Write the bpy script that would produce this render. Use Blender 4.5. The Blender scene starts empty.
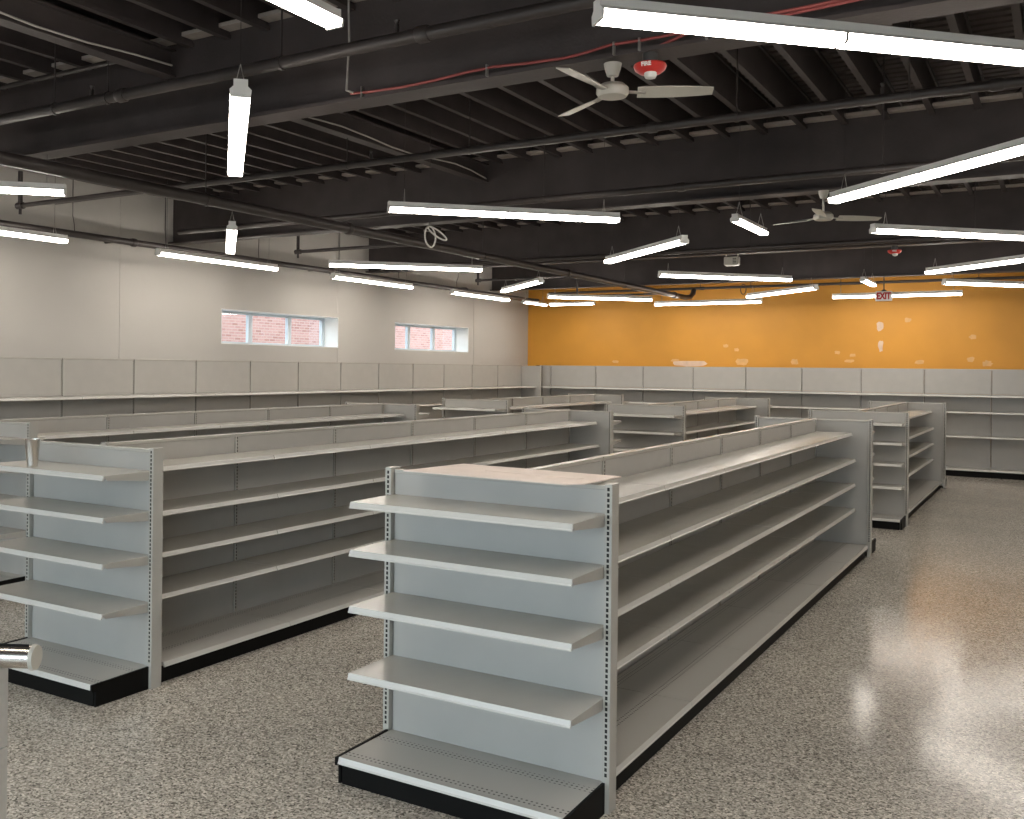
import bpy, bmesh, math, random
from mathutils import Matrix, Vector
random.seed(7)
S = bpy.context.scene
COL = S.collection
PI = math.pi

# ------------------------------------------------------------------ camera
cam_d = bpy.data.cameras.new('camera')
cam = bpy.data.objects.new('camera', cam_d)
COL.objects.link(cam)
F, CX, CY, ROLL, YAW, CAMH = 982.157, 456.112, 367.649, 0.0105, 0.5516, 2.0547
cam_d.sensor_width = 36.0
cam_d.sensor_fit = 'HORIZONTAL'
cam_d.lens = F / 1024.0 * 36.0
cam_d.shift_x = (512 - CX) / 1024.0
cam_d.shift_y = -(409.5 - CY) / 1024.0
cam_d.clip_start = 0.05
cam_d.clip_end = 300
cam.matrix_world = (Matrix.Translation((0, 0, CAMH)) @ Matrix.Rotation(YAW, 4, 'Z')
                    @ Matrix.Rotation(PI / 2, 4, 'X') @ Matrix.Rotation(ROLL, 4, 'Z'))
S.camera = cam

# ------------------------------------------------------------------ world and exposure
W = bpy.data.worlds.new('world')
S.world = W
W.use_nodes = True
bg = W.node_tree.nodes['Background']
bg.inputs['Color'].default_value = (0.80, 0.90, 1.0, 1)
bg.inputs['Strength'].default_value = 4.2
sun_d = bpy.data.lights.new('sun', 'SUN')
sun_d.energy = 0.5
sun_d.angle = math.radians(3)
sun_d.color = (1.0, 0.96, 0.9)
sun = bpy.data.objects.new('sun', sun_d)
COL.objects.link(sun)
sun.rotation_euler = Vector((-0.62, -0.25, -0.75)).to_track_quat('-Z', 'Y').to_euler()
S.view_settings.view_transform = 'Standard'
S.view_settings.look = 'None'
S.view_settings.gamma = 1.0
S.view_settings.use_curve_mapping = False
S.view_settings.exposure = 0.52
LAMP_STRENGTH = 22.0
LAMP_COLOR = (1.0, 0.92, 0.825)

# ------------------------------------------------------------------ materials
MATS = {}
def mat(name, color, rough=0.5, metal=0.0, var=0.0, scale=8.0, bump=0.0, bump_scale=60.0, coat=0.0, spec=0.5):
    m = bpy.data.materials.new(name)
    m.use_nodes = True
    nt = m.node_tree
    b = nt.nodes['Principled BSDF']
    b.inputs['Base Color'].default_value = (*color, 1)
    b.inputs['Roughness'].default_value = rough
    b.inputs['Metallic'].default_value = metal
    b.inputs['Specular IOR Level'].default_value = spec
    if coat:
        b.inputs['Coat Weight'].default_value = coat
        b.inputs['Coat Roughness'].default_value = 0.08
    tc = nt.nodes.new('ShaderNodeTexCoord')
    if var > 0:
        n = nt.nodes.new('ShaderNodeTexNoise')
        n.inputs['Scale'].default_value = scale
        n.inputs['Detail'].default_value = 4
        nt.links.new(tc.outputs['Object'], n.inputs['Vector'])
        r = nt.nodes.new('ShaderNodeValToRGB')
        r.color_ramp.elements[0].position = 0.3
        r.color_ramp.elements[1].position = 0.7
        r.color_ramp.elements[0].color = (*[max(0, c * (1 - var)) for c in color], 1)
        r.color_ramp.elements[1].color = (*[min(1, c * (1 + var)) for c in color], 1)
        nt.links.new(n.outputs['Fac'], r.inputs['Fac'])
        nt.links.new(r.outputs['Color'], b.inputs['Base Color'])
    if bump > 0:
        n2 = nt.nodes.new('ShaderNodeTexNoise')
        n2.inputs['Scale'].default_value = bump_scale
        nt.links.new(tc.outputs['Object'], n2.inputs['Vector'])
        bp = nt.nodes.new('ShaderNodeBump')
        bp.inputs['Strength'].default_value = bump
        bp.inputs['Distance'].default_value = 0.01
        nt.links.new(n2.outputs['Fac'], bp.inputs['Height'])
        nt.links.new(bp.outputs['Normal'], b.inputs['Normal'])
    MATS[name] = m
    return m

def emis(name, color, strength):
    m = bpy.data.materials.new(name)
    m.use_nodes = True
    nt = m.node_tree
    nt.nodes.remove(nt.nodes['Principled BSDF'])
    e = nt.nodes.new('ShaderNodeEmission')
    e.inputs['Color'].default_value = (*color, 1)
    e.inputs['Strength'].default_value = strength
    nt.links.new(e.outputs[0], nt.nodes['Material Output'].inputs[0])
    MATS[name] = m
    return m

def floor_mat():
    m = bpy.data.materials.new('polished_speckled_concrete')
    m.use_nodes = True
    nt = m.node_tree
    L = nt.links
    b = nt.nodes['Principled BSDF']
    tc = nt.nodes.new('ShaderNodeTexCoord')
    v = nt.nodes.new('ShaderNodeTexVoronoi')
    v.inputs['Scale'].default_value = 105
    L.new(tc.outputs['Object'], v.inputs['Vector'])
    sep = nt.nodes.new('ShaderNodeSeparateColor')
    L.new(v.outputs['Color'], sep.inputs[0])
    r = nt.nodes.new('ShaderNodeValToRGB')
    cr = r.color_ramp
    cr.elements[0].position = 0.0
    cr.elements[0].color = (0.10, 0.09, 0.078, 1)
    cr.elements[1].position = 1.0
    cr.elements[1].color = (0.84, 0.79, 0.71, 1)
    for p, c in ((0.16, (0.25, 0.23, 0.198, 1)), (0.5, (0.455, 0.42, 0.368, 1)), (0.85, (0.62, 0.575, 0.51, 1))):
        e = cr.elements.new(p)
        e.color = c
    L.new(sep.outputs[0], r.inputs['Fac'])
    n = nt.nodes.new('ShaderNodeTexNoise')
    n.inputs['Scale'].default_value = 0.8
    n.inputs['Detail'].default_value = 5
    L.new(tc.outputs['Object'], n.inputs['Vector'])
    r2 = nt.nodes.new('ShaderNodeValToRGB')
    r2.color_ramp.elements[0].position = 0.3
    r2.color_ramp.elements[0].color = (0.86, 0.86, 0.86, 1)
    r2.color_ramp.elements[1].position = 0.7
    r2.color_ramp.elements[1].color = (1.06, 1.05, 1.03, 1)
    L.new(n.outputs['Fac'], r2.inputs['Fac'])
    mx = nt.nodes.new('ShaderNodeMix')
    mx.data_type = 'RGBA'
    mx.blend_type = 'MULTIPLY'
    mx.inputs[0].default_value = 1.0
    L.new(r.outputs['Color'], mx.inputs[6])
    L.new(r2.outputs['Color'], mx.inputs[7])
    L.new(mx.outputs[2], b.inputs['Base Color'])
    # roughness varies with wear
    mr = nt.nodes.new('ShaderNodeMapRange')
    mr.inputs[3].default_value = 0.125
    mr.inputs[4].default_value = 0.17
    n3 = nt.nodes.new('ShaderNodeTexNoise')
    n3.inputs['Scale'].default_value = 2.2
    L.new(tc.outputs['Object'], n3.inputs['Vector'])
    L.new(n3.outputs['Fac'], mr.inputs[0])
    L.new(mr.outputs[0], b.inputs['Roughness'])
    b.inputs['Specular IOR Level'].default_value = 0.26
    bp = nt.nodes.new('ShaderNodeBump')
    bp.inputs['Strength'].default_value = 0.035
    bp.inputs['Distance'].default_value = 0.004
    L.new(sep.outputs[1], bp.inputs['Height'])
    L.new(bp.outputs['Normal'], b.inputs['Normal'])
    return m

def deck_mat():
    """grey painted steel with two rows of small punched holes along the front and back edge (object space, x across, y along)"""
    m = mat('deck_paint', (0.45, 0.435, 0.40), 0.30, spec=0.5)
    nt = m.node_tree
    L = nt.links
    b = nt.nodes['Principled BSDF']
    tc = nt.nodes.new('ShaderNodeTexCoord')
    sp = nt.nodes.new('ShaderNodeSeparateXYZ')
    L.new(tc.outputs['Object'], sp.inputs[0])
    def mth(op, a, bb=None, cc=None):
        n = nt.nodes.new('ShaderNodeMath')
        n.operation = op
        for i, q in enumerate((a, bb, cc)):
            if q is None:
                continue
            if isinstance(q, (int, float)):
                n.inputs[i].default_value = q
            else:
                L.new(q, n.inputs[i])
        return n.outputs[0]
    pitch = 0.0254
    fy = mth('SUBTRACT', mth('FRACT', mth('DIVIDE', sp.outputs[1], pitch)), 0.5)
    fx = mth('SUBTRACT', mth('FRACT', mth('DIVIDE', sp.outputs[0], pitch)), 0.5)
    d2 = mth('ADD', mth('MULTIPLY', fx, fx), mth('MULTIPLY', fy, fy))
    hole = mth('LESS_THAN', d2, 0.055)
    top = mth('GREATER_THAN', sp.outputs[2], -0.003)
    band = mth('ADD', mth('COMPARE', sp.outputs[0], 0.09, 0.026), mth('COMPARE', sp.outputs[0], 0.355, 0.0255))
    f = mth('MULTIPLY', mth('MULTIPLY', hole, band), top)
    mx = nt.nodes.new('ShaderNodeMix')
    mx.data_type = 'RGBA'
    L.new(f, mx.inputs[0])
    mx.inputs[6].default_value = (0.45, 0.435, 0.40, 1)
    mx.inputs[7].default_value = (0.06, 0.055, 0.05, 1)
    L.new(mx.outputs[2], b.inputs['Base Color'])
    return m

def brick_mat():
    m = bpy.data.materials.new('red_brick')
    m.use_nodes = True
    nt = m.node_tree
    L = nt.links
    b = nt.nodes['Principled BSDF']
    b.inputs['Roughness'].default_value = 0.9
    tc = nt.nodes.new('ShaderNodeTexCoord')
    sp = nt.nodes.new('ShaderNodeSeparateXYZ')
    cb = nt.nodes.new('ShaderNodeCombineXYZ')
    L.new(tc.outputs['Object'], sp.inputs[0])
    L.new(sp.outputs[1], cb.inputs[0])
    L.new(sp.outputs[2], cb.inputs[1])
    br = nt.nodes.new('ShaderNodeTexBrick')
    br.inputs['Scale'].default_value = 1.0
    br.inputs['Brick Width'].default_value = 0.20
    br.inputs['Row Height'].default_value = 0.068
    br.inputs['Mortar Size'].default_value = 0.010
    br.inputs['Bias'].default_value = -0.35
    br.inputs['Color1'].default_value = (0.44, 0.25, 0.22, 1)
    br.inputs['Color2'].default_value = (0.26, 0.115, 0.10, 1)
    br.inputs['Mortar'].default_value = (0.47, 0.33, 0.30, 1)
    L.new(cb.outputs[0], br.inputs['Vector'])
    L.new(br.outputs['Color'], b.inputs['Base Color'])
    return m

def glass_mat():
    m = bpy.data.materials.new('window_glass')
    m.use_nodes = True
    nt = m.node_tree
    nt.nodes.remove(nt.nodes['Principled BSDF'])
    t = nt.nodes.new('ShaderNodeBsdfTransparent')
    t.inputs[0].default_value = (0.93, 0.96, 0.96, 1)
    g = nt.nodes.new('ShaderNodeBsdfGlossy')
    g.inputs['Roughness'].default_value = 0.02
    mx = nt.nodes.new('ShaderNodeMixShader')
    mx.inputs[0].default_value = 0.05
    nt.links.new(t.outputs[0], mx.inputs[1])
    nt.links.new(g.outputs[0], mx.inputs[2])
    nt.links.new(mx.outputs[0], nt.nodes['Material Output'].inputs[0])
    return m

def orange_mat():
    m = mat('orange_wall_paint', (0.72, 0.335, 0.040), 0.55, var=0.05, scale=1.3)
    return m

M_floor = floor_mat()
M_brick = brick_mat()
M_glass = glass_mat()
M_deck = deck_mat()
M_orange = orange_mat()
M_wall = mat('off_white_wall_paint', (0.495, 0.475, 0.442), 0.7, var=0.03, scale=0.9)
M_reveal = mat('white_reveal_paint', (0.80, 0.80, 0.78), 0.6, var=0.02)
M_black = mat('black_brown_paint', (0.058, 0.047, 0.046), 0.62, var=0.18, scale=3, bump=0.15, bump_scale=40)
M_pipe = mat('dark_pipe_paint', (0.052, 0.043, 0.041), 0.42, var=0.15, scale=5)
M_deckroof = mat('dark_roof_deck', (0.075, 0.060, 0.055), 0.75, var=0.2, scale=2)
M_grey = mat('grey_shelf_paint', (0.475, 0.455, 0.41), 0.24, var=0.025, scale=5)
M_panel = mat('grey_panel_paint', (0.43, 0.415, 0.385), 0.42, var=0.03, scale=4)
M_chan = mat('pale_price_channel', (0.60, 0.585, 0.545), 0.26, var=0.02, scale=5)
M_kick = mat('black_kick_plate', (0.004, 0.0038, 0.0035), 0.6, var=0.1, spec=0.15)
M_slot = mat('slot_shadow', (0.012, 0.011, 0.010), 0.8, var=0.05)
M_white = mat('white_fixture_enamel', (0.86, 0.85, 0.82), 0.35, var=0.02)
M_joint = mat('grey_joint_strip', (0.30, 0.28, 0.26), 0.5, var=0.05)
M_flange_lit = mat('flange_lit_from_below', (0.44, 0.385, 0.345), 0.6, var=0.12)  # black top flanges coloured paler, as if lit from below
M_satin = mat('satin_steel_post', (0.70, 0.68, 0.65), 0.45, metal=0.75, var=0.04, scale=30)
M_lens = emis('lamp_lens', LAMP_COLOR, LAMP_STRENGTH)
M_wire = mat('steel_wire', (0.45, 0.43, 0.40), 0.35, metal=0.8, var=0.05)
M_steel = mat('brushed_steel', (0.62, 0.58, 0.53), 0.24, metal=1.0, var=0.06, scale=30)
M_red = mat('red_enamel', (0.62, 0.035, 0.028), 0.35, var=0.06)
M_redcable = mat('red_cable_jacket', (0.30, 0.065, 0.06), 0.5, var=0.08)
M_cable = mat('grey_cable_jacket', (0.42, 0.40, 0.37), 0.5, var=0.06)
M_fan = mat('off_white_fan_enamel', (0.55, 0.53, 0.47), 0.4, var=0.03)
M_board = mat('pinkish_cardboard', (0.80, 0.69, 0.62), 0.75, var=0.06, scale=6)
M_patch = mat('spackle_patch', (0.82, 0.62, 0.47), 0.8, var=0.08, scale=9)
M_patch2 = mat('thin_spackle_patch', (0.80, 0.48, 0.20), 0.8, var=0.08, scale=9)
M_frame = mat('pale_aluminium_frame', (0.56, 0.62, 0.66), 0.4, metal=0.2, var=0.03)
M_ground = mat('asphalt', (0.18, 0.18, 0.18), 0.9, var=0.15)
M_exitred = mat('exit_red', (0.50, 0.005, 0.01), 0.5, var=0.03)
M_darkmetal = mat('dark_storefront_metal', (0.10, 0.10, 0.10), 0.4, metal=0.6, var=0.05)

# ------------------------------------------------------------------ mesh helpers
class MB:
    def __init__(self):
        self.v = []
        self.f = []
    def box(self, x0, x1, y0, y1, z0, z1):
        n = len(self.v)
        self.v += [(x0, y0, z0), (x1, y0, z0), (x1, y1, z0), (x0, y1, z0), (x0, y0, z1), (x1, y0, z1), (x1, y1, z1), (x0, y1, z1)]
        self.f += [tuple(n + i for i in q) for q in ((3, 2, 1, 0), (4, 5, 6, 7), (0, 1, 5, 4), (1, 2, 6, 5), (2, 3, 7, 6), (3, 0, 4, 7))]
        return self
    def prism(self, pts, y0, y1, axis='Y'):
        """closed polygon pts [(a,b)] extruded along the axis: Y -> (x,z); X -> (y,z); Z -> (x,y)"""
        n = len(self.v)
        k = len(pts)
        for t in (y0, y1):
            for a, b in pts:
                self.v.append((a, t, b) if axis == 'Y' else ((t, a, b) if axis == 'X' else (a, b, t)))
        self.f.append(tuple(n + i for i in range(k)))
        self.f.append(tuple(n + k + i for i in reversed(range(k))))
        for i in range(k):
            j = (i + 1) % k
            self.f.append((n + j, n + i, n + k + i, n + k + j))
        return self
    def tube(self, path, r, seg=10, cap=True):
        P = [Vector(p) for p in path]
        n0 = len(self.v)
        rings = []
        up0 = None
        for i, p in enumerate(P):
            if i == 0:
                d = P[1] - P[0]
            elif i == len(P) - 1:
                d = P[-1] - P[-2]
            else:
                d = (P[i + 1] - P[i]).normalized() + (P[i] - P[i - 1]).normalized()
            d.normalize()
            if up0 is None:
                up0 = Vector((0, 0, 1)) if abs(d.z) < 0.9 else Vector((1, 0, 0))
            s = d.cross(up0)
            if s.length < 1e-5:
                s = d.cross(Vector((0, 1, 0)))
            s.normalize()
            u = s.cross(d).normalized()
            up0 = u
            rr = r[i] if isinstance(r, (list, tuple)) else r
            ring = []
            for k in range(seg):
                a = 2 * PI * k / seg
                ring.append(len(self.v))
                self.v.append(tuple(p + s * (rr * math.cos(a)) + u * (rr * math.sin(a))))
            rings.append(ring)
        for a, b in zip(rings, rings[1:]):
            for k in range(seg):
                j = (k + 1) % seg
                self.f.append((a[k], a[j], b[j], b[k]))
        if cap:
            self.f.append(tuple(reversed(rings[0])))
            self.f.append(tuple(rings[-1]))
        return self
    def lathe(self, prof, seg=20, c=(0, 0, 0)):
        """profile [(r,z)] turned about z"""
        rings = []
        for r, z in prof:
            ring = []
            for k in range(seg):
                a = 2 * PI * k / seg
                ring.append(len(self.v))
                self.v.append((c[0] + r * math.cos(a), c[1] + r * math.sin(a), c[2] + z))
            rings.append(ring)
        for a, b in zip(rings, rings[1:]):
            for k in range(seg):
                j = (k + 1) % seg
                self.f.append((a[k], a[j], b[j], b[k]))
        self.f.append(tuple(reversed(rings[0])))
        self.f.append(tuple(rings[-1]))
        return self
    def mesh(self, name, material, smooth=False, bevel=0.0):
        me = bpy.data.meshes.new(name)
        me.from_pydata(self.v, [], self.f)
        me.materials.append(material)
        bm = bmesh.new()
        bm.from_mesh(me)
        bmesh.ops.recalc_face_normals(bm, faces=bm.faces)
        if bevel > 0:
            bmesh.ops.bevel(bm, geom=list(bm.edges), offset=bevel, segments=2, affect='EDGES', profile=0.5)
        bm.to_mesh(me)
        bm.free()
        if smooth:
            for p in me.polygons:
                p.use_smooth = True
            try:
                me.set_sharp_from_angle(angle=math.radians(40))
            except Exception:
                pass
        return me
    def build(self, name, material, parent=None, loc=(0, 0, 0), rotz=0.0, smooth=False, bevel=0.0):
        return inst(name, self.mesh(name, material, smooth, bevel), parent, loc, rotz)

def inst(name, me, parent=None, loc=(0, 0, 0), rotz=0.0):
    o = bpy.data.objects.new(name, me)
    COL.objects.link(o)
    o.parent = parent
    o.location = loc
    o.rotation_euler = (0, 0, rotz)
    return o

def empty(name, loc=(0, 0, 0), rotz=0.0):
    o = bpy.data.objects.new(name, None)
    o.empty_display_size = 0.1
    COL.objects.link(o)
    o.location = loc
    o.rotation_euler = (0, 0, rotz)
    return o

def tag(o, label=None, cat=None, group=None, kind=None):
    if label:
        o['label'] = label
    if cat:
        o['category'] = cat
    if group:
        o['group'] = group
    if kind:
        o['kind'] = kind
    return o

# ------------------------------------------------------------------ dimensions
L = 1.2192                    # shelf section
XWL = -11.75                  # left wall face
YWB = 22.63                   # orange wall face
XWR = 5.5
YWF = -3.2
ZDECK = 4.95
GY = [0.48, 5.58, 10.68, 15.74, 20.72]     # girder lines
GBOT, GTOP = 3.92, 4.68

# ------------------------------------------------------------------ setting
fl = MB().box(XWL - 0.4, XWR + 0.4, YWF - 0.3, YWB + 0.3, -0.2, 0).build('floor', M_floor)
tag(fl, 'polished speckled grey concrete floor', kind='structure')

# left wall: panels with joints and two window openings
WIN = [(11.72, 14.79), (16.66, 19.63)]
WZ0, WZ1 = 2.41, 2.985
m = MB()
xs0, xs1 = XWL - 0.40, XWL
joints = [YWF, 4.57, 9.667, 14.765, 19.86, YWB + 0.3]
m.box(xs0, xs1 - 0.03, YWF, YWB + 0.3, -0.2, WZ0)
m.box(xs0, xs1 - 0.03, YWF, YWB + 0.3, WZ1, ZDECK + 0.2)
edges = [YWF, WIN[0][0], WIN[0][1], WIN[1][0], WIN[1][1], YWB + 0.3]
for a, b in ((0, 1), (2, 3), (4, 5)):
    m.box(xs0, xs1 - 0.03, edges[a], edges[b], WZ0, WZ1)
wl = m.build('wall_left', M_wall)
tag(wl, 'off-white left wall with two high strip windows', kind='structure')
g = 0.004
for a, b in zip(joints, joints[1:]):
    m = MB()
    a2, b2 = a + g, b - g
    cuts = sorted([t for t in sum([list(w) for w in WIN], []) if a2 < t < b2] + [a2, b2])
    for u, v in zip(cuts, cuts[1:]):
        mid = (u + v) / 2
        if any(w[0] < mid < w[1] for w in WIN):
            m.box(xs1 - 0.03, xs1, u, v, -0.1, WZ0)
            m.box(xs1 - 0.03, xs1, u, v, WZ1, ZDECK)
        else:
            m.box(xs1 - 0.03, xs1, u, v, -0.1, ZDECK)
    m.build('wall_panel', M_wall, wl)

def patch(parent, x, z, w, h, seed, pm):
    r = random.Random(seed)
    pts = []
    k = 14
    for i in range(k):
        a = 2 * PI * i / k
        q = 0.75 + 0.45 * r.random()
        pts.append((x + 0.5 * w * q * math.copysign(abs(math.cos(a)) ** 0.7, math.cos(a)), z + 0.5 * h * q * math.copysign(abs(math.sin(a)) ** 0.7, math.sin(a))))
    MB().prism(pts, YWB - 0.0025, YWB + 0.001).build('spackle_patch', pm, parent)

wb = MB().box(XWL - 0.4, XWR + 0.4, YWB, YWB + 0.3, -0.2, ZDECK + 0.2).build('wall_back', M_orange)
tag(wb, 'bright orange back wall with spackle patches', kind='structure')
for i, (x, z, w, h) in enumerate([(-3.27, 3.03, 0.13, 0.20), (-3.25, 2.61, 0.10, 0.24), (-2.73, 3.15, 0.12, 0.10), (-1.52, 2.79, 0.14, 0.09),
                                  (-7.33, 2.21, 0.85, 0.15), (-7.75, 2.28, 0.20, 0.06), (-6.18, 2.26, 0.27, 0.16), (-5.02, 2.26, 0.17, 0.14),
                                  (-6.55, 2.62, 0.12, 0.08), (-6.30, 2.53, 0.11, 0.08), (-4.12, 2.47, 0.12, 0.07), (-3.81, 2.41, 0.12, 0.07),
                                  (-3.87, 2.29, 0.20, 0.07), (-2.50, 2.27, 0.19, 0.09), (-1.55, 2.33, 0.14, 0.10), (-1.25, 2.25, 0.17, 0.12), (-9.25, 2.24, 0.18, 0.07)]):
    patch(wb, x * 1.008, CAMH + (z - CAMH) * 1.008, w, h, i, M_patch if i in (0, 1, 4) else M_patch2)

wr = MB().box(XWR, XWR + 0.3, YWF, YWB + 0.3, -0.2, ZDECK + 0.2).build('wall_right', M_wall)
tag(wr, 'plain off-white right wall', kind='structure')
# front wall with storefront glazing behind the camera
GX0, GX1, GZ0, GZ1 = -9.6, 3.6, 0.25, 3.2
m = MB().box(XWL - 0.4, GX0, YWF - 0.3, YWF, -0.2, ZDECK + 0.2).box(GX1, XWR + 0.4, YWF - 0.3, YWF, -0.2, ZDECK + 0.2)
m.box(GX0, GX1, YWF - 0.3, YWF, -0.2, GZ0).box(GX0, GX1, YWF - 0.3, YWF, GZ1, ZDECK + 0.2)
wf = m.build('wall_front', M_wall)
tag(wf, 'front wall with storefront glazing', kind='structure')
sf = empty('window_3', ((GX0 + GX1) / 2, YWF - 0.15, GZ0))
tag(sf, 'storefront glazing in the front wall', kind='structure')
nb = 8
bw = (GX1 - GX0) / nb
for i in range(nb + 1):
    x = GX0 + i * bw - (GX0 + GX1) / 2
    MB().box(x - 0.03, x + 0.03, -0.05, 0.05, 0, GZ1 - GZ0).build('mullion', M_darkmetal, sf)
for z in (0.03, GZ1 - GZ0 - 0.03):
    MB().box(GX0 - (GX0 + GX1) / 2, GX1 - (GX0 + GX1) / 2, -0.05, 0.05, z - 0.03, z + 0.03).build('rail', M_darkmetal, sf)
for i in range(nb):
    x = GX0 + i * bw - (GX0 + GX1) / 2
    MB().box(x + 0.03, x + bw - 0.03, -0.005, 0.005, 0.06, GZ1 - GZ0 - 0.06).build('pane', M_glass, sf)

# high strip windows in the left wall
FX = XWL - 0.35
for i, (a, b) in enumerate(WIN):
    w = empty('window_%d' % (i + 1), (FX, (a + b) / 2, WZ0))
    tag(w, ('nearer' if i == 0 else 'farther') + ' high strip window with a brick wall outside', kind='structure')
    hw = (b - a) / 2
    hh = WZ1 - WZ0
    # painted reveal lining
    MB().box(0.02, 0.352, -hw, -hw + 0.008, 0, hh).build('reveal', M_reveal, w)
    MB().box(0.02, 0.352, hw - 0.008, hw, 0, hh).build('reveal', M_reveal, w)
    MB().box(0.02, 0.352, -hw + 0.008, hw - 0.008, hh - 0.008, hh).build('reveal', M_reveal, w)
    MB().box(0.02, 0.352, -hw + 0.008, hw - 0.008, 0, 0.008).build('window_sill', M_reveal, w)
    MB().box(-0.04, 0.02, -hw, hw, hh - 0.05, hh).build('frame', M_frame, w)
    MB().box(-0.04, 0.02, -hw, hw, 0, 0.05).build('frame', M_frame, w)
    n = 3
    pw = 2 * hw / n
    for k in range(n + 1):
        y = min(max(-hw + k * pw, -hw + 0.05), hw - 0.05)
        MB().box(-0.035, 0.025, y - 0.05, y + 0.05, 0.05, hh - 0.05).build('mullion', M_frame, w)
    for k in range(n):
        MB().box(-0.012, -0.004, -hw + k * pw + 0.05, -hw + (k + 1) * pw - 0.05, 0.05, hh - 0.05).build('pane', M_glass, w)

bo = MB().box(-16.9, -16.6, 4, 34, -0.3, 4.2).build('wall_outside', M_brick)
tag(bo, 'red brick building wall outside the strip windows', kind='structure')
go = MB().box(-60, 60, -60, 60, -0.5, -0.3).build('ground_outside', M_ground)
tag(go, 'asphalt ground outside', kind='structure')

# ceiling: ribbed metal deck, joists as its parts
m = MB()
rib = 0.152
y = YWF
pts = []
while y < YWB:
    pts += [(y, ZDECK), (y + 0.09, ZDECK), (y + 0.10, ZDECK + 0.035), (y + 0.142, ZDECK + 0.035)]
    y += rib
pts += [(YWB + 0.2, ZDECK), (YWB + 0.2, ZDECK + 0.2), (YWF, ZDECK + 0.2)]
ce = m.prism(pts, XWL - 0.3, XWR + 0.3, 'X').build('ceiling', M_deckroof)
tag(ce, 'dark painted ribbed metal roof deck on closely spaced joists', kind='structure')
JX = [-11.6 + 0.404 * k for k in range(43)]
JX = [x + 0.0 for x in JX if x < XWR - 0.1]
JB = 4.59
def ibeam_pts(w, d, tf, tw, z0):
    return [(-w / 2, z0), (w / 2, z0), (w / 2, z0 + tf), (tw / 2, z0 + tf), (tw / 2, z0 + d - tf), (w / 2, z0 + d - tf), (w / 2, z0 + d), (-w / 2, z0 + d), (-w / 2, z0 + d - tf), (-tw / 2, z0 + d - tf), (-tw / 2, z0 + tf), (-w / 2, z0 + tf)]
spans = [(YWF + 0.01, GY[0])] + list(zip(GY, GY[1:])) + [(GY[-1], YWB - 0.005)]
for si, (a, b) in enumerate(spans):
    if si == 0:
        continue
    ya = a + 0.012
    yb = b - 0.012 if b < 22 else b
    me = MB().prism(ibeam_pts(0.055, ZDECK - JB, 0.03, 0.02, JB), ya, yb).mesh('joist', M_black)
    mb = None
    for x in JX:
        inst('joist', me, ce, (x, 0, 0))
    # diagonal bridging between neighbouring joists
    if si in (2, 3):
        yb_ = a + 0.55
        mb = MB().tube([(0.03, yb_, JB + 0.02), (0.374, yb_, ZDECK - 0.03)], 0.012, 6).mesh('bridging', M_black)
        for x in JX[:-1]:
            inst('bridging', mb, ce, (x, 0, 0))

# girders
glab = ['black steel girder overhead, closest to the storefront', 'deep black steel girder carrying the red alarm cable and nearest ceiling fan',
        'black steel girder carrying the farther ceiling fan', 'black steel girder with a small pale box hung under it',
        'farthest black steel girder, just before the orange wall']
for i, gy in enumerate(GY):
    t = empty('steel_girder', ((XWL + XWR) / 2, gy, GBOT))
    tag(t, glab[i], 'girder', 'black roof girders')
    hx = (XWR - XWL) / 2
    MB().box(-hx, hx, -0.008, 0.008, 0.025, GTOP - GBOT - 0.025).build('web', M_black, t)
    MB().box(-hx, hx, -0.11, 0.11, 0, 0.025).build('bottom_flange', M_black, t)
    MB().box(-hx, hx, -0.125, 0.125, GTOP - GBOT - 0.03, GTOP - GBOT).build('top_flange', M_flange_lit, t)

# secondary beams along the room
for i, (a, b, lab) in enumerate([(GY[0], GY[1], 'dark secondary roof beam with a cable on it, upper left'), (GY[1], GY[2], 'dark secondary roof beam with a cable on it, beyond the nearest girder')]):
    t = empty('roof_beam', (-6.18, a, 4.38))
    tag(t, lab, 'beam', 'secondary roof beams')
    ln = b - a
    MB().box(-0.006, 0.006, 0.012, ln - 0.012, 0.012, 0.22).build('web', M_black, t)
    MB().box(-0.065, 0.065, 0.012, ln - 0.012, 0, 0.012).build('bottom_flange', M_black, t)
    MB().box(-0.065, 0.065, 0.012, ln - 0.012, 0.21, 0.222).build('top_flange', M_black, t)
    pts = []
    for k in range(13):
        u = k / 12
        pts.append((0.10 + 0.035 * math.sin(u * 9 + i), 0.1 + u * (ln - 0.2), 0.035 + 0.03 * math.sin(u * 14 + 2 * i)))
    MB().tube(pts, 0.008, 6).build('cable', M_cable, t, smooth=True)

# ------------------------------------------------------------------ shelving
def slots_mesh(z0, z1, faces):
    m = MB()
    z = z0
    while z < z1:
        for (x0, x1, y0, y1) in faces:
            m.box(x0, x1, y0, y1, z, z + 0.0165)
        z += 0.0254
    return m.mesh('slot', M_slot)

def shelf_mesh(name, x0, D, half, t=0.018):
    return MB().prism([(x0, 0), (D - 0.013, 0), (D - 0.010, -0.003), (D - 0.012, -t), (x0, -t)], -half, half).mesh(name, M_grey)
def chan_mesh(D, half):
    return MB().prism([(D - 0.013, 0.0005), (D - 0.009, 0.0005), (D - 0.002, -0.022), (D + 0.002, -0.026), (D + 0.002, -0.031), (D - 0.006, -0.033), (D - 0.013, -0.018)], -half, half).mesh('price_channel', M_chan)
def bracket_mesh(x0, D):
    return MB().prism([(x0, -0.0185), (D - 0.03, -0.0185), (D - 0.03, -0.03), (x0 + 0.03, -0.058), (x0, -0.058)], -0.0025, 0.0025).mesh('bracket', M_grey)
def deck_mesh(x0, D, half):
    return MB().prism([(x0, 0), (D - 0.013, 0), (D - 0.010, -0.003), (D - 0.012, -0.02), (x0, -0.02)], -half, half).mesh('base_deck', M_deck)

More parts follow.
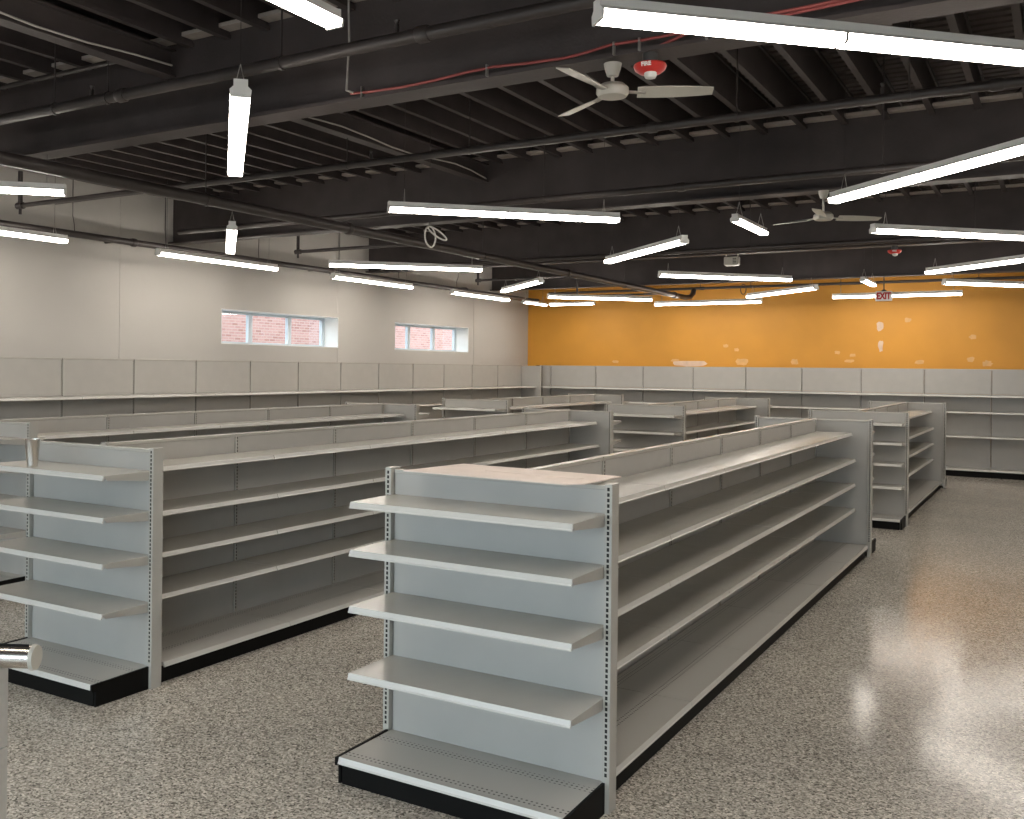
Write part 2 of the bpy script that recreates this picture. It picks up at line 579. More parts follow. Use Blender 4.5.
HALF = L / 2 - 0.003
X0 = 0.040
SH = {}
SH['d41'] = (shelf_mesh('shelf', X0, 0.415, HALF), chan_mesh(0.415, HALF), bracket_mesh(X0, 0.415))
SH['d45'] = (shelf_mesh('shelf', X0, 0.455, HALF), chan_mesh(0.455, HALF), bracket_mesh(X0, 0.455))
SH['base'] = (deck_mesh(X0, 0.59, HALF), chan_mesh(0.59, HALF), None)
ME_KICK = MB().box(0.545, 0.56, -HALF - 0.003, HALF + 0.003, 0, 0.099).mesh('kick_plate', M_kick)
ME_PANEL = MB().box(-0.02, 0.02, -L / 2 + 0.022, L / 2 - 0.022, 0.05, 1.500).mesh('back_panel', M_panel)
ME_RAIL = MB().box(-0.026, 0.026, -L / 2 + 0.004, L / 2 - 0.004, 1.498, 1.522).mesh('top_rail', M_grey, bevel=0.003)
ME_UP = MB().box(-0.030, 0.030, -0.016, 0.016, 0, 1.524).mesh('upright', M_grey)
ME_UPS = slots_mesh(0.16, 1.50, [(0.0294, 0.0306, -0.004, 0.004), (-0.0306, -0.0294, -0.004, 0.004)])
LV = [1.375, 1.085, 0.81, 0.535]
ZB = 0.135

def gondola(xc, y0, n, label, detail=True):
    t = empty('gondola_shelving', (xc, y0, 0))
    tag(t, label, 'shelving', 'double-sided grey gondola shelf runs')
    for i in range(n + 1):
        u = inst('upright', ME_UP, t, (0, i * L, 0))
        if True:
            s = inst('slots', ME_UPS, u)
            s['kind'] = 'stuff'
    for i in range(n):
        yc = (i + 0.5) * L
        inst('back_panel', ME_PANEL, t, (0, yc, 0))
        inst('top_rail', ME_RAIL, t, (0, yc, 0))
        for side in (0, 1):
            rz = PI * side
            full = detail and side == 0
            for k, z in enumerate(LV):
                sm, cm, bm_ = SH['d41' if k == 0 else 'd45']
                o = inst('shelf', sm, t, (0, yc, z), rz)
                if side == 0 or detail:
                    inst('price_channel', cm, o)
                if full:
                    inst('bracket', bm_, o, (0, HALF - 0.012, 0))
                    inst('bracket', bm_, o, (0, -HALF + 0.012, 0))
            o = inst('base_deck', SH['base'][0], t, (0, yc, ZB), rz)
            inst('price_channel', SH['base'][1], o)
            inst('kick_plate', ME_KICK, t, (0, yc, 0), rz)
    return t

# end caps: local x across, front towards -y, posts' front face at y = 0
EW = 0.606
def rot_prism(pts, half, name, material):
    """profile in (depth, z) extruded along x; depth goes to -y"""
    return MB().prism([(-a, z) for a, z in pts], -half, half, 'X').mesh(name, material)
def shelf_prof(x0, D, t=0.018):
    return [(x0, 0), (D - 0.013, 0), (D - 0.010, -0.003), (D - 0.012, -t), (x0, -t)]
def chan_prof(D):
    return [(D - 0.013, 0.0005), (D - 0.009, 0.0005), (D - 0.002, -0.022), (D + 0.002, -0.026), (D + 0.002, -0.031), (D - 0.006, -0.033), (D - 0.013, -0.018)]
ED = 0.355
E_SH = rot_prism(shelf_prof(-0.03, ED), EW, 'shelf', M_grey)
E_CH = rot_prism(chan_prof(ED), EW, 'price_channel', M_chan)
E_BR = MB().prism([(0.02, -0.0185), (-ED + 0.03, -0.0185), (-ED + 0.03, -0.03), (-0.02, -0.058), (0.02, -0.058)], -0.0025, 0.0025, 'X').mesh('bracket', M_grey)
BD = 0.425
def ecdeck():
    # deck mesh modelled with depth along its own x so the punched rows follow its edges
    return MB().prism([(-0.03, 0), (BD - 0.013, 0), (BD - 0.010, -0.003), (BD - 0.012, -0.02), (-0.03, -0.02)], -EW, EW).mesh('base_deck', M_deck)
E_DK = ecdeck()
E_DC = MB().prism(chan_prof(BD), -EW, EW).mesh('price_channel', M_chan)
E_KF = MB().box(-EW + 0.008, EW - 0.008, -BD + 0.025, -BD + 0.04, 0, 0.099).mesh('kick_plate', M_kick)
E_KS = MB().prism([(0.0, 0), (-BD + 0.025, 0), (-BD + 0.025, 0.09), (-BD - 0.004, 0.098), (-BD - 0.004, 0.137), (0.0, 0.142)], -0.007, 0.007, 'X').mesh('base_end', M_kick)
E_PN = MB().box(-0.600, 0.600, 0.03, 0.06, 0.05, 1.495).mesh('back_panel', M_panel)
E_RL = MB().box(-0.600, 0.600, 0.022, 0.066, 1.492, 1.514).mesh('top_rail', M_grey, bevel=0.003)
E_UP = MB().box(-0.0185, 0.0185, 0, 0.085, 0, 1.524).mesh('upright', M_grey, bevel=0.002)
E_US = slots_mesh(0.17, 1.505, [(-0.006, 0.006, -0.0006, 0.0006), (-0.006, 0.006, 0.0844, 0.0856)])
EL = [1.378, 1.125, 0.848, 0.548]
def endcap(xc, y, far, label, levels=EL):
    t = empty('endcap_shelving', (xc, y, 0), PI if far else 0)
    tag(t, label, 'shelving', 'grey end-cap shelf units')
    for s in (-1, 1):
        u = inst('upright', E_UP, t, (s * 0.624, 0, 0))
        q = inst('slots', E_US, u)
        q['kind'] = 'stuff'
    inst('back_panel', E_PN, t)
    inst('top_rail', E_RL, t)
    for z in levels:
        o = inst('shelf', E_SH, t, (0, 0, z))
        inst('price_channel', E_CH, o)
        for s in (-1, 1):
            inst('bracket', E_BR, o, (s * (EW - 0.006), 0, 0))
    o = inst('base_deck', E_DK, t, (0, 0, ZB), -PI / 2)
    inst('price_channel', E_DC, o)
    inst('kick_plate', E_KF, t)
    for s in (-1, 1):
        inst('base_end', E_KS, t, (s * (EW + 0.008), 0, 0))
    return t

XR, XL_, XLL = -2.387, -5.493, -8.48
gondola(XR, 4.349, 6, 'long grey gondola shelf run in the right foreground, behind the cardboard-topped end cap')
gondola(XL_, 4.416, 6, 'long grey gondola shelf run in the left foreground, second row from the left wall')
gondola(XLL, 5.612, 5, 'grey gondola shelf run nearest the left wall, behind the left foreground run')
gondola(XLL + 0.03, 14.44, 4, 'short far gondola shelf run at back left, nearest the room corner', False)
gondola(XL_ + 0.06, 14.44, 4, 'short far gondola shelf run at back center under the orange wall', False)
gondola(XR + 0.025, 14.44, 4, 'short far gondola shelf run at back right beside the open floor', False)
R_EC = endcap(XR - 0.010, 4.236, False, 'large grey end-cap shelf unit in the center foreground with cardboard on top', [1.382, 1.143, 0.863, 0.530])
L_EC = endcap(XL_ - 0.026, 4.285, False, 'grey end-cap shelf unit at the left edge with a steel cup on its top shelf', [1.378, 1.122, 0.842, 0.540])
endcap(XLL - 0.035, 5.50, False, 'grey end-cap shelf unit cropped by the left edge, behind the one with the cup')
endcap(XR - 0.03, 11.78, True, 'grey end-cap shelf unit at the far end of the right foreground run')
endcap(XL_ - 0.05, 11.845, True, 'grey end-cap shelf unit at the far end of the left foreground run')
endcap(XLL - 0.05, 11.82, True, 'grey end-cap shelf unit at the far end of the run nearest the left wall')
endcap(XLL + 0.03, 14.325, False, 'grey end-cap shelf unit facing the camera at the back left run')
endcap(XL_ + 0.06, 14.325, False, 'grey end-cap shelf unit facing the camera at the back center run')
endcap(XR + 0.025, 14.325, False, 'grey end-cap shelf unit facing the camera at the back right run')
endcap(XLL + 0.03, 19.43, True, 'end-cap shelf unit at the orange-wall end of the back left run')
endcap(XL_ + 0.06, 19.43, True, 'end-cap shelf unit at the orange-wall end of the back center run')
endcap(XR + 0.025, 19.43, True, 'end-cap shelf unit at the orange-wall end of the back right run')

# wall shelving: local y along the run, shelves towards +x
W_UP = MB().box(-0.035, 0.004, -0.010, 0.010, 0, 2.134).mesh('upright', M_grey)
W_US = slots_mesh(0.18, 2.10, [(0.0036, 0.0046, -0.004, 0.004)])
W_PT = MB().box(-0.02, 0.02, -L / 2 + 0.014, L / 2 - 0.014, 1.630, 2.112).mesh('back_panel', M_panel)
W_PB = MB().box(-0.02, 0.02, -L / 2 + 0.014, L / 2 - 0.014, 0.05, 1.626).mesh('back_panel', M_panel)
W_RL = MB().box(-0.024, 0.026, -L / 2 + 0.004, L / 2 - 0.004, 2.112, 2.134).mesh('top_rail', M_grey, bevel=0.003)
WLV = [('d45', 1.61), ('d45', 1.285), ('d45', 0.80)]
W_DK = deck_mesh(X0, 0.50, HALF)
W_DC = chan_mesh(0.50, HALF)
W_KK = MB().box(0.455, 0.47, -L / 2, L / 2, 0, 0.114).mesh('kick_plate', M_kick)
def wall_run(loc, rotz, n, label):
    t = empty('wall_shelving', loc, rotz)
    tag(t, label, 'shelving', 'tall grey wall shelf runs')
    for i in range(n + 1):
        u = inst('upright', W_UP, t, (0, i * L, 0))
        inst('slots', W_US, u)['kind'] = 'stuff'
    for i in range(n):
        yc = (i + 0.5) * L
        inst('back_panel', W_PT, t, (0, yc, 0))
        inst('back_panel', W_PB, t, (0, yc, 0))
        inst('top_rail', W_RL, t, (0, yc, 0))
        for k, z in WLV:
            o = inst('shelf', SH[k][0], t, (0, yc, z))
            inst('price_channel', SH[k][1], o)
        o = inst('base_deck', W_DK, t, (0, yc, 0.155))
        inst('price_channel', W_DC, o)
        inst('kick_plate', W_KK, t, (0, yc, 0))
    return t
wl_run = wall_run((-11.625, 22.01 - 13 * L, 0), 0, 13, 'tall grey shelf run standing along the off-white left wall')
MB().box(-0.03, 0.53, 13 * L + 0.016, 13 * L + 0.036, 0, 2.12).build('end_panel', M_panel, wl_run)
MB().box(0.53, 0.57, 13 * L + 0.010, 13 * L + 0.040, 0, 2.134).build('end_post', M_grey, wl_run)
# run on the orange wall: rotate so local +x faces -Y and local +y runs to +X
ob_run = wall_run((-10.92, 22.325, 0), -PI / 2, 11, 'tall grey shelf run standing along the orange back wall')
# (local y -> world +x after -90 deg about z: (x,y) -> (y,-x))
MB().box(-0.02, 0.02, -0.25, -0.017, 0.05, 2.112).build('filler_panel', M_panel, ob_run)
MB().box(-0.024, 0.026, -0.25, -0.004, 2.112, 2.134).build('top_rail', M_grey, ob_run)
MB().box(-0.025, 0.022, -0.42, -0.252, 0.0, 2.134).build('corner_gap_shade', M_kick, ob_run)  # black strip standing in for the shaded gap in the corner
MB().prism(shelf_prof(X0, 0.455), -0.10, -0.004).build('filler_shelf', M_grey, ob_run, (0, 0, 1.61))

# ------------------------------------------------------------------ pendant lights
def light_meshes(ln, k=1.0):
    d = {}
    def sc(p):
        return [(a * k, b * k) for a, b in p]
    h = ln / 2
    # channel on top, flaring shoulders
    d['housing'] = MB().prism(sc([(-0.040, 0.062), (0.040, 0.062), (0.040, 0.022), (0.062, 0.000), (-0.062, 0.000), (-0.040, 0.022)]), -h + 0.012, h - 0.012, 'X').mesh('housing', M_white)
    cap = [(-0.043, 0.064), (0.043, 0.064), (0.043, 0.022), (0.066, 0.000), (0.060, -0.045), (-0.060, -0.045), (-0.066, 0.000), (-0.043, 0.022)]
    d['cap'] = MB().prism(sc(cap), -0.006, 0.006, 'X').mesh('end_cap', M_white)
    segs = 2 if ln > 1.5 else 1
    sl = (ln - 0.024) / segs
    d['lens'] = MB().prism(sc([(-0.062, -0.0005), (0.062, -0.0005), (0.056, -0.036), (0.044, -0.043), (-0.044, -0.043), (-0.056, -0.036)]), -sl / 2 + 0.003, sl / 2 - 0.003, 'X').mesh('lens', M_lens)
    d['n'] = segs
    d['sl'] = sl
    d['joint'] = MB().prism(sc([(-0.064, 0.000), (0.064, 0.000), (0.0575, -0.037), (0.045, -0.0445), (-0.045, -0.0445), (-0.0575, -0.037)]), -0.007, 0.007, 'X').mesh('lens_joint', M_joint)
    return d
def cable_mesh(top):
    return MB().tube([(0, 0, 0.188), (0, 0, top)], 0.0022, 5).mesh('suspension_cable', M_pipe)
BRIDLE = MB().tube([(0, -0.034, 0.044), (0, 0, 0.19)], 0.0028, 5).tube([(0, 0.034, 0.044), (0, 0, 0.19)], 0.0028, 5).mesh('bridle', M_wire)
CABLES = {}
LN8, LN4 = 2.39, 1.17
LM8, LM4 = light_meshes(LN8, 0.93), light_meshes(LN4, 0.74)
def pendant(x, y, ang, label, short=False, z=3.6):
    d = LM4 if short else LM8
    ln = LN4 if short else LN8
    t = empty('linear_pendant_light', (x, y, z), math.radians(ang))
    tag(t, label, 'light', 'white linear pendant lights')
    inst('housing', d['housing'], t)
    for s in (-1, 1):
        inst('end_cap', d['cap'], t, (s * (ln / 2 - 0.006), 0, 0))
        cy = y + s * (ln / 2 - 0.16) * math.sin(math.radians(ang))
        dg = min(abs(cy - q) for q in GY)
        top = round((GBOT if dg < 0.113 else (GTOP - 0.03 if dg < 0.13 else ZDECK)) - z, 3)
        if top not in CABLES:
            CABLES[top] = cable_mesh(top)
        inst('bridle', BRIDLE, inst('suspension_cable', CABLES[top], t, (s * (ln / 2 - 0.16), 0, 0)))
    for k in range(d['n']):
        inst('lens', d['lens'], t, ((k - (d['n'] - 1) / 2) * d['sl'], 0, 0))
    if d['n'] == 2:
        inst('lens_joint', d['joint'], t)
    return t
H8 = 1.22 * math.sqrt(0.5)
PL = [
 # zigzag over the middle runs
 (-4.77, 4.89, 135, 'lit linear pendant seen end-on at upper left, large, pointing away from the camera'),
 (-4.72, 8.60, 45, 'lit linear pendant slanting below the ceiling, center of the photo left of the near fan'),
 (-4.66, 12.19, -45, 'lit linear pendant with its right end raised, right of the center diagonal one'),
 (-4.71, 16.12, 45, 'lit linear pendant directly below the small pale box on the girder'),
 (-4.68, 19.68, -45, 'lit linear pendant slanting up to the right, before the orange wall'),
 # zigzag over the run nearest the left wall
 (-8.45, 4.81, 45, 'lit linear pendant cropped by the left edge, upper of the two there'),
 (-8.71, 8.84, 135, 'small lit linear pendant seen end-on below the large end-on one'),
 (-8.565, 12.44, 45, 'lit linear pendant above the gap between the two strip windows'),
 (-8.62, 16.30, -45, 'lit linear pendant with raised right end, in front of the far girder left of center'),
 (-8.50, 19.74, 45, 'lit linear pendant before the left part of the orange wall'),
 # zigzag over the right side
 (-0.88, 4.78, 45, 'very large lit linear pendant cropped by the top right corner'),
 (-0.90, 8.40, -45, 'lit linear pendant cropped by the right edge, rising to the right, below the largest one'),
 (-0.90, 12.24, 45, 'lit linear pendant cropped by the right edge beside the farther ceiling fan'),
 (-0.90, 15.74, -45, 'lit linear pendant cropped by the right edge, rising right above the orange wall top'),
 (-0.86, 19.44, 45, 'lowest lit linear pendant cropped by the right edge, before the orange wall'),
 # perimeter row along the left wall
 (-10.61, 6.70, 90, 'lit linear pendant cropped by the left edge, lower of the two there'),
 (-10.60, 10.55, 90, 'lit linear pendant along the left wall above the nearer strip window'),
 (-10.63, 14.40, 90, 'lit linear pendant along the left wall, between the two strip windows'),
 (-10.60, 18.22, 90, 'lit linear pendant along the left wall above the farther strip window'),
]
for x, y, a, lab in PL:
    pendant(x, y, a, lab)
pendant(-10.62, 20.78, 90, 'lit short linear pendant in the far corner, running along the left wall', True)
pendant(-9.90, 21.32, 0, 'lit short linear pendant in the far corner, running along the orange wall', True)
pendant(-6.64, 21.30, 0, 'lit linear pendant parallel to the orange wall, left of center', z=3.545)
pendant(-2.82, 21.30, 0, 'lit linear pendant parallel to the orange wall, behind the exit sign')
for x, w in ((-8.6, 'left'), (-4.72, 'middle'), (-0.9, 'right')):  # unseen lamps, added to brighten the foreground
    pendant(x, 1.15, 45, 'added lit linear pendant overhead near the storefront, ' + w + ' one of three out of frame')
for y, a, w in ((4.9, 135, 'first'), (8.6, 45, 'second'), (12.2, -45, 'third'), (16.0, 45, 'fourth')):  # unseen lamps, added to light the shelf faces turned right
    pendant(2.95, y, a, 'added lit linear pendant, unseen beyond the right edge, ' + w + ' from the storefront')
pendant(-2.78, 2.87, 90, 'lit short linear pendant cropped by the top edge, left of center', True)
pendant(-2.83, 10.55, 90, 'lit short linear pendant hanging alone left of the farther ceiling fan', True)
pendant(-2.83, 18.10, 90, 'tiny lit short linear pendant above and left of the exit sign', True)

# ------------------------------------------------------------------ ceiling fans
def fan(x, y, z, ang, label):
    t = empty('ceiling_fan', (x, y, z))
    tag(t, label, 'fan', 'three-blade ceiling fans')
    top = GBOT - z
    MB().lathe([(0.055, top), (0.05, top - 0.03), (0.035, top - 0.075), (0.016, top - 0.08)], 18).build('canopy', M_fan, t, smooth=True)
    MB().tube([(0, 0, 0.03), (0, 0, top - 0.07)], 0.012, 10).build('downrod', M_fan, t, smooth=True)
    MB().lathe([(0.02, 0.055), (0.07, 0.045), (0.098, 0.02), (0.10, -0.01), (0.085, -0.032), (0.03, -0.04)], 24).build('motor_housing', M_fan, t, smooth=True)
    bm_ = MB()
    n = 8
    top_v, bot_v = [], []
    me = MB()
    # a gently twisted blade, root at 0.15, tip at 0.62
    secs = []
    for i in range(n + 1):
        u = i / n
        r = 0.15 + u * 0.45
        w = 0.050 + 0.012 * math.sin(u * PI) - 0.006 * u
        tw = -math.radians(20 - 8 * u)
        secs.append([(r, w * math.cos(tw), w * math.sin(tw) + 0.0), (r, -w * math.cos(tw), -w * math.sin(tw)), (r, -w * math.cos(tw), -w * math.sin(tw) - 0.006), (r, w * math.cos(tw), w * math.sin(tw) - 0.006)])
    for s in secs:
        me.v += s
    for i in range(n):
        a, b = 4 * i, 4 * i + 4
        for k in range(4):
            j = (k + 1) % 4
            me.f.append((a + k, a + j, b + j, b + k))
    me.f.append((3, 2, 1, 0))
    me.f.append(tuple(4 * n + k for k in range(4)))
    blade = me.mesh('blade', M_fan)
    arm = MB().prism([(0.085, 0.006), (0.085, -0.004), (0.20, -0.012), (0.20, -0.004)], -0.018, 0.018).mesh('blade_arm', M_wire)
    for k in range(3):
        rz = math.radians(ang + 120 * k)
        b = inst('blade', blade, t, (0, 0, -0.004), rz)
        inst('blade_arm', arm, b)
fan(-2.345, 5.60, 3.75, 25, 'off-white three-blade ceiling fan under the nearest girder beside the red alarm')
fan(-2.10, 10.62, 3.65, 35, 'small distant off-white ceiling fan at right under the second girder')

# ------------------------------------------------------------------ text helper
def text_mesh(name, s, size, material, parent, loc, rot, extrude=0.001, sx=1.0):
    c = bpy.data.curves.new(name, 'FONT')
    c.body = s
    c.size = size
    c.align_x = 'CENTER'
    c.align_y = 'CENTER'
    c.extrude = extrude
    c.offset = size * 0.045
    tmp = bpy.data.objects.new(name + '_tmp', c)
    COL.objects.link(tmp)
    dg = bpy.context.evaluated_depsgraph_get()
    me = bpy.data.meshes.new_from_object(tmp.evaluated_get(dg))
    bpy.data.objects.remove(tmp)
    me.materials.clear()
    me.materials.append(material)
    o = bpy.data.objects.new(name, me)
    COL.objects.link(o)
    o.parent = parent
    o.location = loc
    o.rotation_euler = rot
    o.scale = (sx, 1, 1)
    return o

# fire alarm strobes under girders
def strobe(x, y, z, label, write):
    t = empty('fire_alarm', (x, y, z - 0.045), math.radians(28))
    tag(t, label, 'alarm', 'red fire alarm strobes')
    MB().lathe([(0.045, 0.045), (0.045, -0.014), (0.06, -0.02)], 20).build('mounting_box', M_darkmetal, t, smooth=True)
    MB().lathe([(0.06, -0.018), (0.094, -0.020), (0.098, -0.030), (0.088, -0.052), (0.06, -0.072), (0.03, -0.078)], 28).build('body', M_red, t, smooth=True)
    MB().lathe([(0.036, -0.070), (0.038, -0.088), (0.030, -0.104), (0.012, -0.110)], 20, (0.0, -0.02, 0)).build('strobe_lens', M_white, t, smooth=True)
    if write:
        tx = text_mesh('lettering', 'FIRE', 0.032, M_white, t, (-0.035, -0.0895, -0.040), (math.radians(72 + 40), 0, math.radians(-22)))
strobe(-2.08, 5.53, GBOT, 'red FIRE alarm strobe under the nearest girder above the fan blade', True)
strobe(-2.10, 15.72, GBOT, 'tiny distant red fire alarm strobe under a far girder at right', True)

# small pale box under the third girder beyond
t = empty('ceiling_device', (-4.50, 15.72, GBOT))
tag(t, 'small pale grey box device hung under a far black girder', 'device')
MB().box(-0.115, 0.115, -0.07, 0.07, -0.175, -0.045).build('body', M_fan, t, bevel=0.012)
MB().box(-0.10, -0.09, -0.02, 0.02, -0.05, 0.0).box(0.09, 0.10, -0.02, 0.02, -0.05, 0.0).build('bracket', M_fan, t)
MB().box(-0.10, 0.10, -0.06, 0.06, -0.186, -0.175).build('cover', M_white, t, bevel=0.004)
for k in range(4):
    MB().box(0.03, 0.09, -0.073, -0.069, -0.155 + k * 0.024, -0.145 + k * 0.024).build('vent', M_slot, t)

# exit sign
t = empty('exit_sign', (-2.95, 20.70, 3.54))
tag(t, 'white exit sign with red EXIT lettering hung before the orange wall', 'sign')
MB().box(-0.15, 0.15, -0.025, 0.025, -0.095, 0.095).build('housing', M_white, t, bevel=0.008)
text_mesh('lettering', 'EXIT', 0.178, M_exitred, t, (0, -0.0262, -0.004), (PI / 2, 0, 0), 0.001, 0.70)
MB().tube([(0, 0, 0.10), (0, 0, GBOT - 3.54)], 0.012, 8).build('stem', M_pipe, t)
MB().lathe([(0.02, 0.125), (0.05, 0.105), (0.05, 0.094)], 16).build('stem_canopy', M_kick, t)

# ------------------------------------------------------------------ sprinkler pipes
def pipe(name, path, r, label, couplings=(), hangers=(), heads=(), htop=ZDECK, grp='sprinkler pipes'):
    o = empty(name, path[0])
    tag(o, label, 'pipe', grp)
    b = Vector(path[0])
    P = [Vector(p) - b for p in path]
    MB().tube(P, r, 14).build('pipe_body', M_pipe, o, smooth=True)
    ax = (P[1] - P[0]).normalized()
    for c in couplings:
        c = Vector(c) - b
        MB().tube([c - ax * 0.045, c - ax * 0.03, c + ax * 0.03, c + ax * 0.045], [r * 1.1, r * 1.3, r * 1.3, r * 1.1], 14).build('coupling', M_pipe, o, smooth=True)
    for h in hangers:
        h = Vector(h) - b
        MB().tube([h + Vector((0, 0, r)), (h.x, h.y, htop - b.z)], 0.007, 6).build('hanger_rod', M_pipe, o)
        MB().tube([h - ax * 0.015, h + ax * 0.015], r * 1.18, 14).build('hanger_ring', M_pipe, o)
    for h in heads:
        h = Vector(h) - b
        MB().tube([h + Vector((0, 0, r * 0.6)), h + Vector((0, 0, r + 0.05))], 0.016, 8).lathe([(0.006, 0.05 + r), (0.018, 0.075 + r), (0.019, 0.079 + r)], 12, tuple(h)).build('sprinkler_head', M_pipe, o)
    return o
ZM = 3.70
pipe('sprinkler_main', [(-7.25, 0.2, ZM), (-7.25, 21.70, ZM), (-7.22, 21.92, ZM + 0.03), (-7.2, 22.06, ZM + 0.12), (-7.2, 22.1, ZM + 0.21)], 0.057,
     'thick dark sprinkler main running the length of the room under the girders',
     couplings=[(-7.25, 3.0, ZM), (-7.25, 9.3, ZM), (-7.25, 15.4, ZM), (-7.25, 20.9, ZM)], hangers=[(-7.25, 7.0, ZM), (-7.25, 12.5, ZM), (-7.25, 18.0, ZM)])
pipe('sprinkler_branch', [(XWL + 0.9, 5.02, 4.1), (4.8, 5.02, 4.1)], 0.042, 'dark sprinkler branch pipe across the top left before the nearest girder',
     couplings=[(-3.35, 5.02, 4.1), (-6.1, 5.02, 4.1)], hangers=[(-6.26, 5.02, 4.1), (-6.9, 5.02, 4.1), (-4.5, 5.02, 4.1), (-2.2, 5.02, 4.1)], heads=[(-6.45, 5.02, 4.1), (-3.55, 5.02, 4.1)])
pipe('sprinkler_branch', [(XWL + 0.9, 7.92, 4.1), (4.8, 7.92, 4.1)], 0.036, 'dark sprinkler branch pipe passing behind the nearest ceiling fan',
     couplings=[(-2.95, 7.92, 4.1), (-0.4, 7.92, 4.1)], hangers=[(-6.2, 7.92, 4.1), (-4.75, 7.92, 4.1), (-2.24, 7.92, 4.1), (-0.97, 7.92, 4.1)], heads=[(-5.9, 7.92, 4.1), (-1.15, 7.92, 4.1)])
pipe('sprinkler_branch', [(XWL + 1.2, 9.69, 3.915), (4.8, 9.69, 3.915)], 0.036, 'dark sprinkler branch pipe just before the second girder',
     couplings=[(-3.3, 9.69, 3.915), (-6.2, 9.69, 3.915)], hangers=[(-4.85, 9.69, 3.915), (-1.4, 9.69, 3.915)])
pipe('sprinkler_branch', [(XWL + 0.9, 14.9, 3.9), (4.8, 14.9, 3.9)], 0.034, 'dark sprinkler branch pipe just before the third girder', hangers=[(-4.0, 14.9, 3.9), (-1.0, 14.9, 3.9)])
for k, (y, xe, lab) in enumerate([(6.35, -9.28, 'thin dark sprinkler arm reaching the left wall light, nearest one'), (10.86, -9.38, 'thin dark sprinkler arm below the second girder near the left wall'),
                                  (15.95, -9.35, 'thin dark sprinkler arm below the third girder near the left wall'), (20.4, -9.35, 'thin dark sprinkler arm near the far corner')]):
    p = pipe('sprinkler_drop_pipe', [(-7.25, y, ZM), (xe, y, ZM)], 0.024, lab, couplings=[(-7.36, y, ZM)])
    MB().tube([(xe + 7.25, 0, -0.03), (xe + 7.25, 0, 0.36)], 0.024, 10).build('riser', M_pipe, p, smooth=True)
    MB().tube([(xe + 7.25 - 0.045, 0, 0), (xe + 7.25 + 0.05, 0, 0)], 0.036, 10).build('elbow', M_pipe, p, smooth=True)
    MB().lathe([(0.016, -0.09), (0.016, -0.03)], 8, (xe + 7.25, 0, 0)).build('sprinkler_head', M_pipe, p)
wp = pipe('wall_pipe', [(-11.2, 4.2, 3.79), (-11.2, 21.75, 3.75), (-11.15, 22.0, 3.75)], 0.046, 'dark pipe running along the left wall above the strip windows',
          couplings=[(-11.2, 9.45, 3.778), (-11.2, 13.9, 3.768), (-11.2, 18.6, 3.758)])
for y in (8.47, 10.04, 12.0, 14.1, 16.0, 18.2):
    MB().tube([(0, y - 4.2, 0.03), (-0.01, y - 4.2, 0.12), (0.09, y - 4.3, 0.22), (0.09, y - 4.3, ZDECK - 3.79)], 0.006, 6).build('hanger_rod', M_pipe, wp)
for y in (9.4, 13.9, 18.6):
    MB().tube([(0, y - 4.2, 0.02), (-0.545, y - 4.2, 0.02)], 0.022, 8).build('wall_stub', M_pipe, wp)
op = pipe('wall_pipe', [(-10.9, 22.1, 3.93), (4.8, 22.1, 3.93)], 0.030, 'dark pipe running along the top of the orange wall',
          hangers=[(-8.6, 22.1, 3.93), (-7.05, 22.1, 3.93), (-5.9, 22.1, 3.93), (-4.0, 22.1, 3.93), (-1.4, 22.1, 3.93)], couplings=[(-7.0, 22.1, 3.93), (-1.4, 22.1, 3.93)])
cd = pipe('conduit', [(XWL + 0.05, 5.30, 4.5), (-6.3, 5.30, 4.5)], 0.02, 'thin dark conduit beside the nearest girder at upper left', grp='conduits')

# cable coils on the orange wall pipe
def coil(loc, r, label, wire, n=2, mat_=M_cable, up=None, name='cable_coil', face=0.0):
    t = empty(name, loc, face)
    tag(t, label, 'cable')
    for k in range(n):
        pts = []
        tilt = (0.08, 0.85)[k] if n > 1 else 0.0
        for i in range(25):
            a = 2 * PI * i / 24
            x = r * 0.5 * math.sin(a)
            z = -r + r * math.cos(a)
            pts.append((x * math.cos(tilt * 0.4) - z * math.sin(tilt), 0.01 * k + 0.02 * math.sin(a), z * math.cos(tilt)))
        MB().tube(pts, wire, 7).build('loop', mat_, t, smooth=True)
    if up:
        MB().tube([(0, 0, 0), (0, 0, up)], wire * 0.4, 6).build('drop', M_pipe, t)
    return t
coil((-5.90, 9.0, 3.60), 0.115, 'loose coil of grey cable hanging in mid air before the second girder', 0.010, 2, M_cable, ZDECK - 3.60, face=YAW)
coil((-6.05, 22.04, 3.98), 0.11, 'round coil of dark cable hung on the orange wall pipe', 0.010, 1, M_pipe, None, face=0)

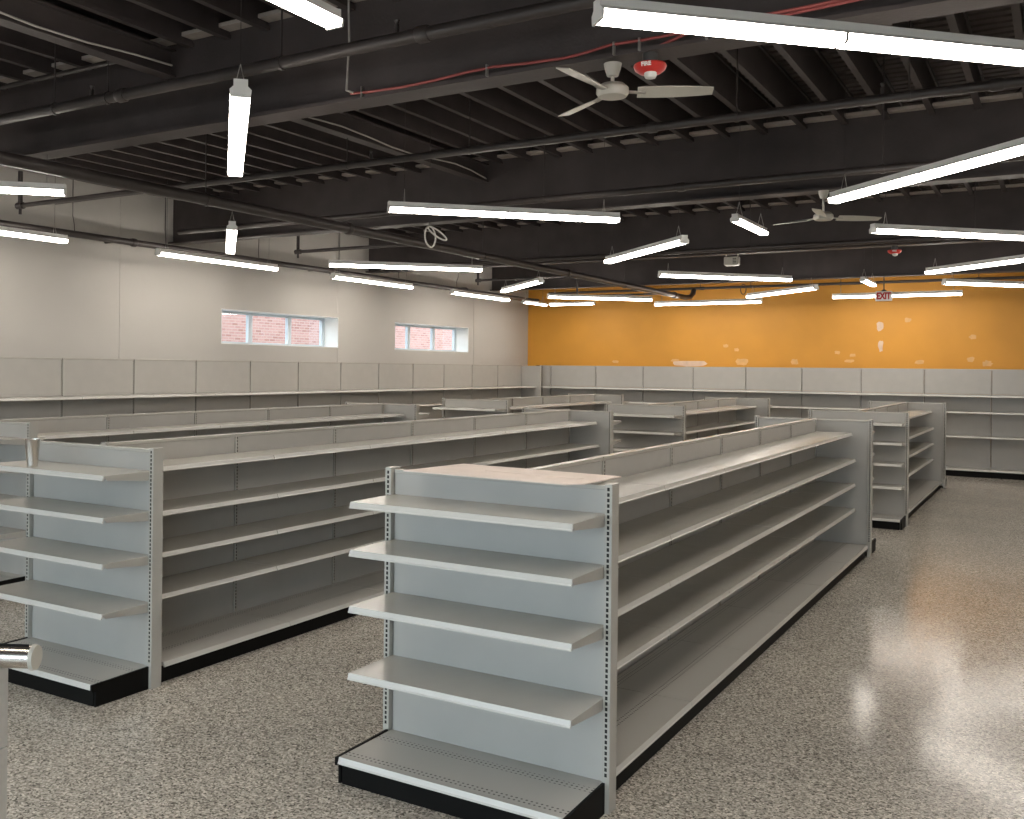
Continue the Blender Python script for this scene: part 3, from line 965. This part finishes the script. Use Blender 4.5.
# red alarm cable along the nearest girder
t = empty('alarm_cable', (0, 5.46, 3.93))
tag(t, 'red alarm cable drooping along the lower edge of the nearest girder', 'cable')
pts = [(-4.25, 0.0, 0.035), (-4.05, 0, 0.025), (-3.8, 0, 0.02), (-3.55, 0, 0.028), (-3.3, 0, 0.045), (-3.1, 0, 0.05), (-2.85, 0, 0.035), (-2.6, 0, 0.028), (-2.45, 0, 0.04), (-2.3, 0, 0.06), (-2.1, 0, 0.055), (-1.8, 0, 0.06), (-1.3, 0, 0.055), (-0.8, 0, 0.075), (-0.2, 0, 0.055), (0.6, 0, 0.06), (1.8, 0, 0.05)]
MB().tube(pts, 0.009, 7).build('red_jacket', M_redcable, t, smooth=True)
MB().tube([(-2.05, 0.03, 0.0), (-1.85, 0.0, 0.045), (-1.6, -0.01, 0.07), (-1.2, -0.01, 0.075), (-0.7, -0.01, 0.09), (-0.2, -0.01, 0.075), (0.6, -0.01, 0.08)], 0.009, 7).build('red_jacket', M_redcable, t, smooth=True)
MB().tube([(-4.27, -0.01, 0.72), (-4.26, -0.01, 0.40), (-4.28, -0.01, 0.06), (-4.22, -0.005, 0.035)], 0.008, 7).build('grey_jacket', M_cable, t, smooth=True)
for x in (-4.15, -3.15, -2.28, -2.12, -1.72):
    MB().box(x - 0.006, x + 0.006, -0.012, 0.009, -0.005, 0.07).build('clip', M_wire, t)

# ------------------------------------------------------------------ loose things
t = empty('cardboard_sheet', (-2.33, 4.32, 1.5265))
tag(t, 'flat pinkish cardboard sheet lying on top of the foreground end cap', 'cardboard')
MB().prism([(-0.50, -0.22), (0.42, -0.265), (0.485, -0.20), (0.505, 0.20), (-0.44, 0.27)], 0.0, 0.005, 'Z').build('sheet', M_board, t)
MB().prism([(-0.16, 0.02), (0.38, -0.05), (0.40, -0.01), (-0.14, 0.06)], 0.005, 0.0065, 'Z').build('fold_flap', M_board, t)

t = empty('steel_cup', (-5.705, 4.01, 1.3785))
tag(t, 'tall tapered stainless steel cup on the end-cap top shelf at left', 'cup')
MB().lathe([(0.030, 0.0), (0.034, 0.004), (0.047, 0.178), (0.0485, 0.181), (0.046, 0.181), (0.033, 0.012)], 28).build('body', M_steel, t, smooth=True)

# steel gate rail at the left edge
t = empty('gate_rail', (-3.385, 2.255, 0))
tag(t, 'stainless steel gate post with round rail cropped by the left edge', 'gate')
MB().box(-0.10, 0.004, -0.03, 0.03, 0.0, 0.60).box(-0.10, 0.004, -0.03, 0.03, 0.605, 0.905).build('post', M_satin, t, bevel=0.003)
MB().tube([(-1.2, -0.62, 0.955), (0.093, 0.072, 0.945)], 0.042, 20).build('rail', M_steel, t, smooth=True)
MB().tube([(0.093, 0.072, 0.945), (0.105, 0.0785, 0.945)], [0.050, 0.046], 20).build('end_cap', M_fan, t, smooth=True)
MB().tube([(-1.18, -0.61, 0.998), (0.078, 0.062, 0.988)], 0.006, 6).build('dark_reflection', M_kick, t)  # dark strip modelled in place of a reflection along the rail's top
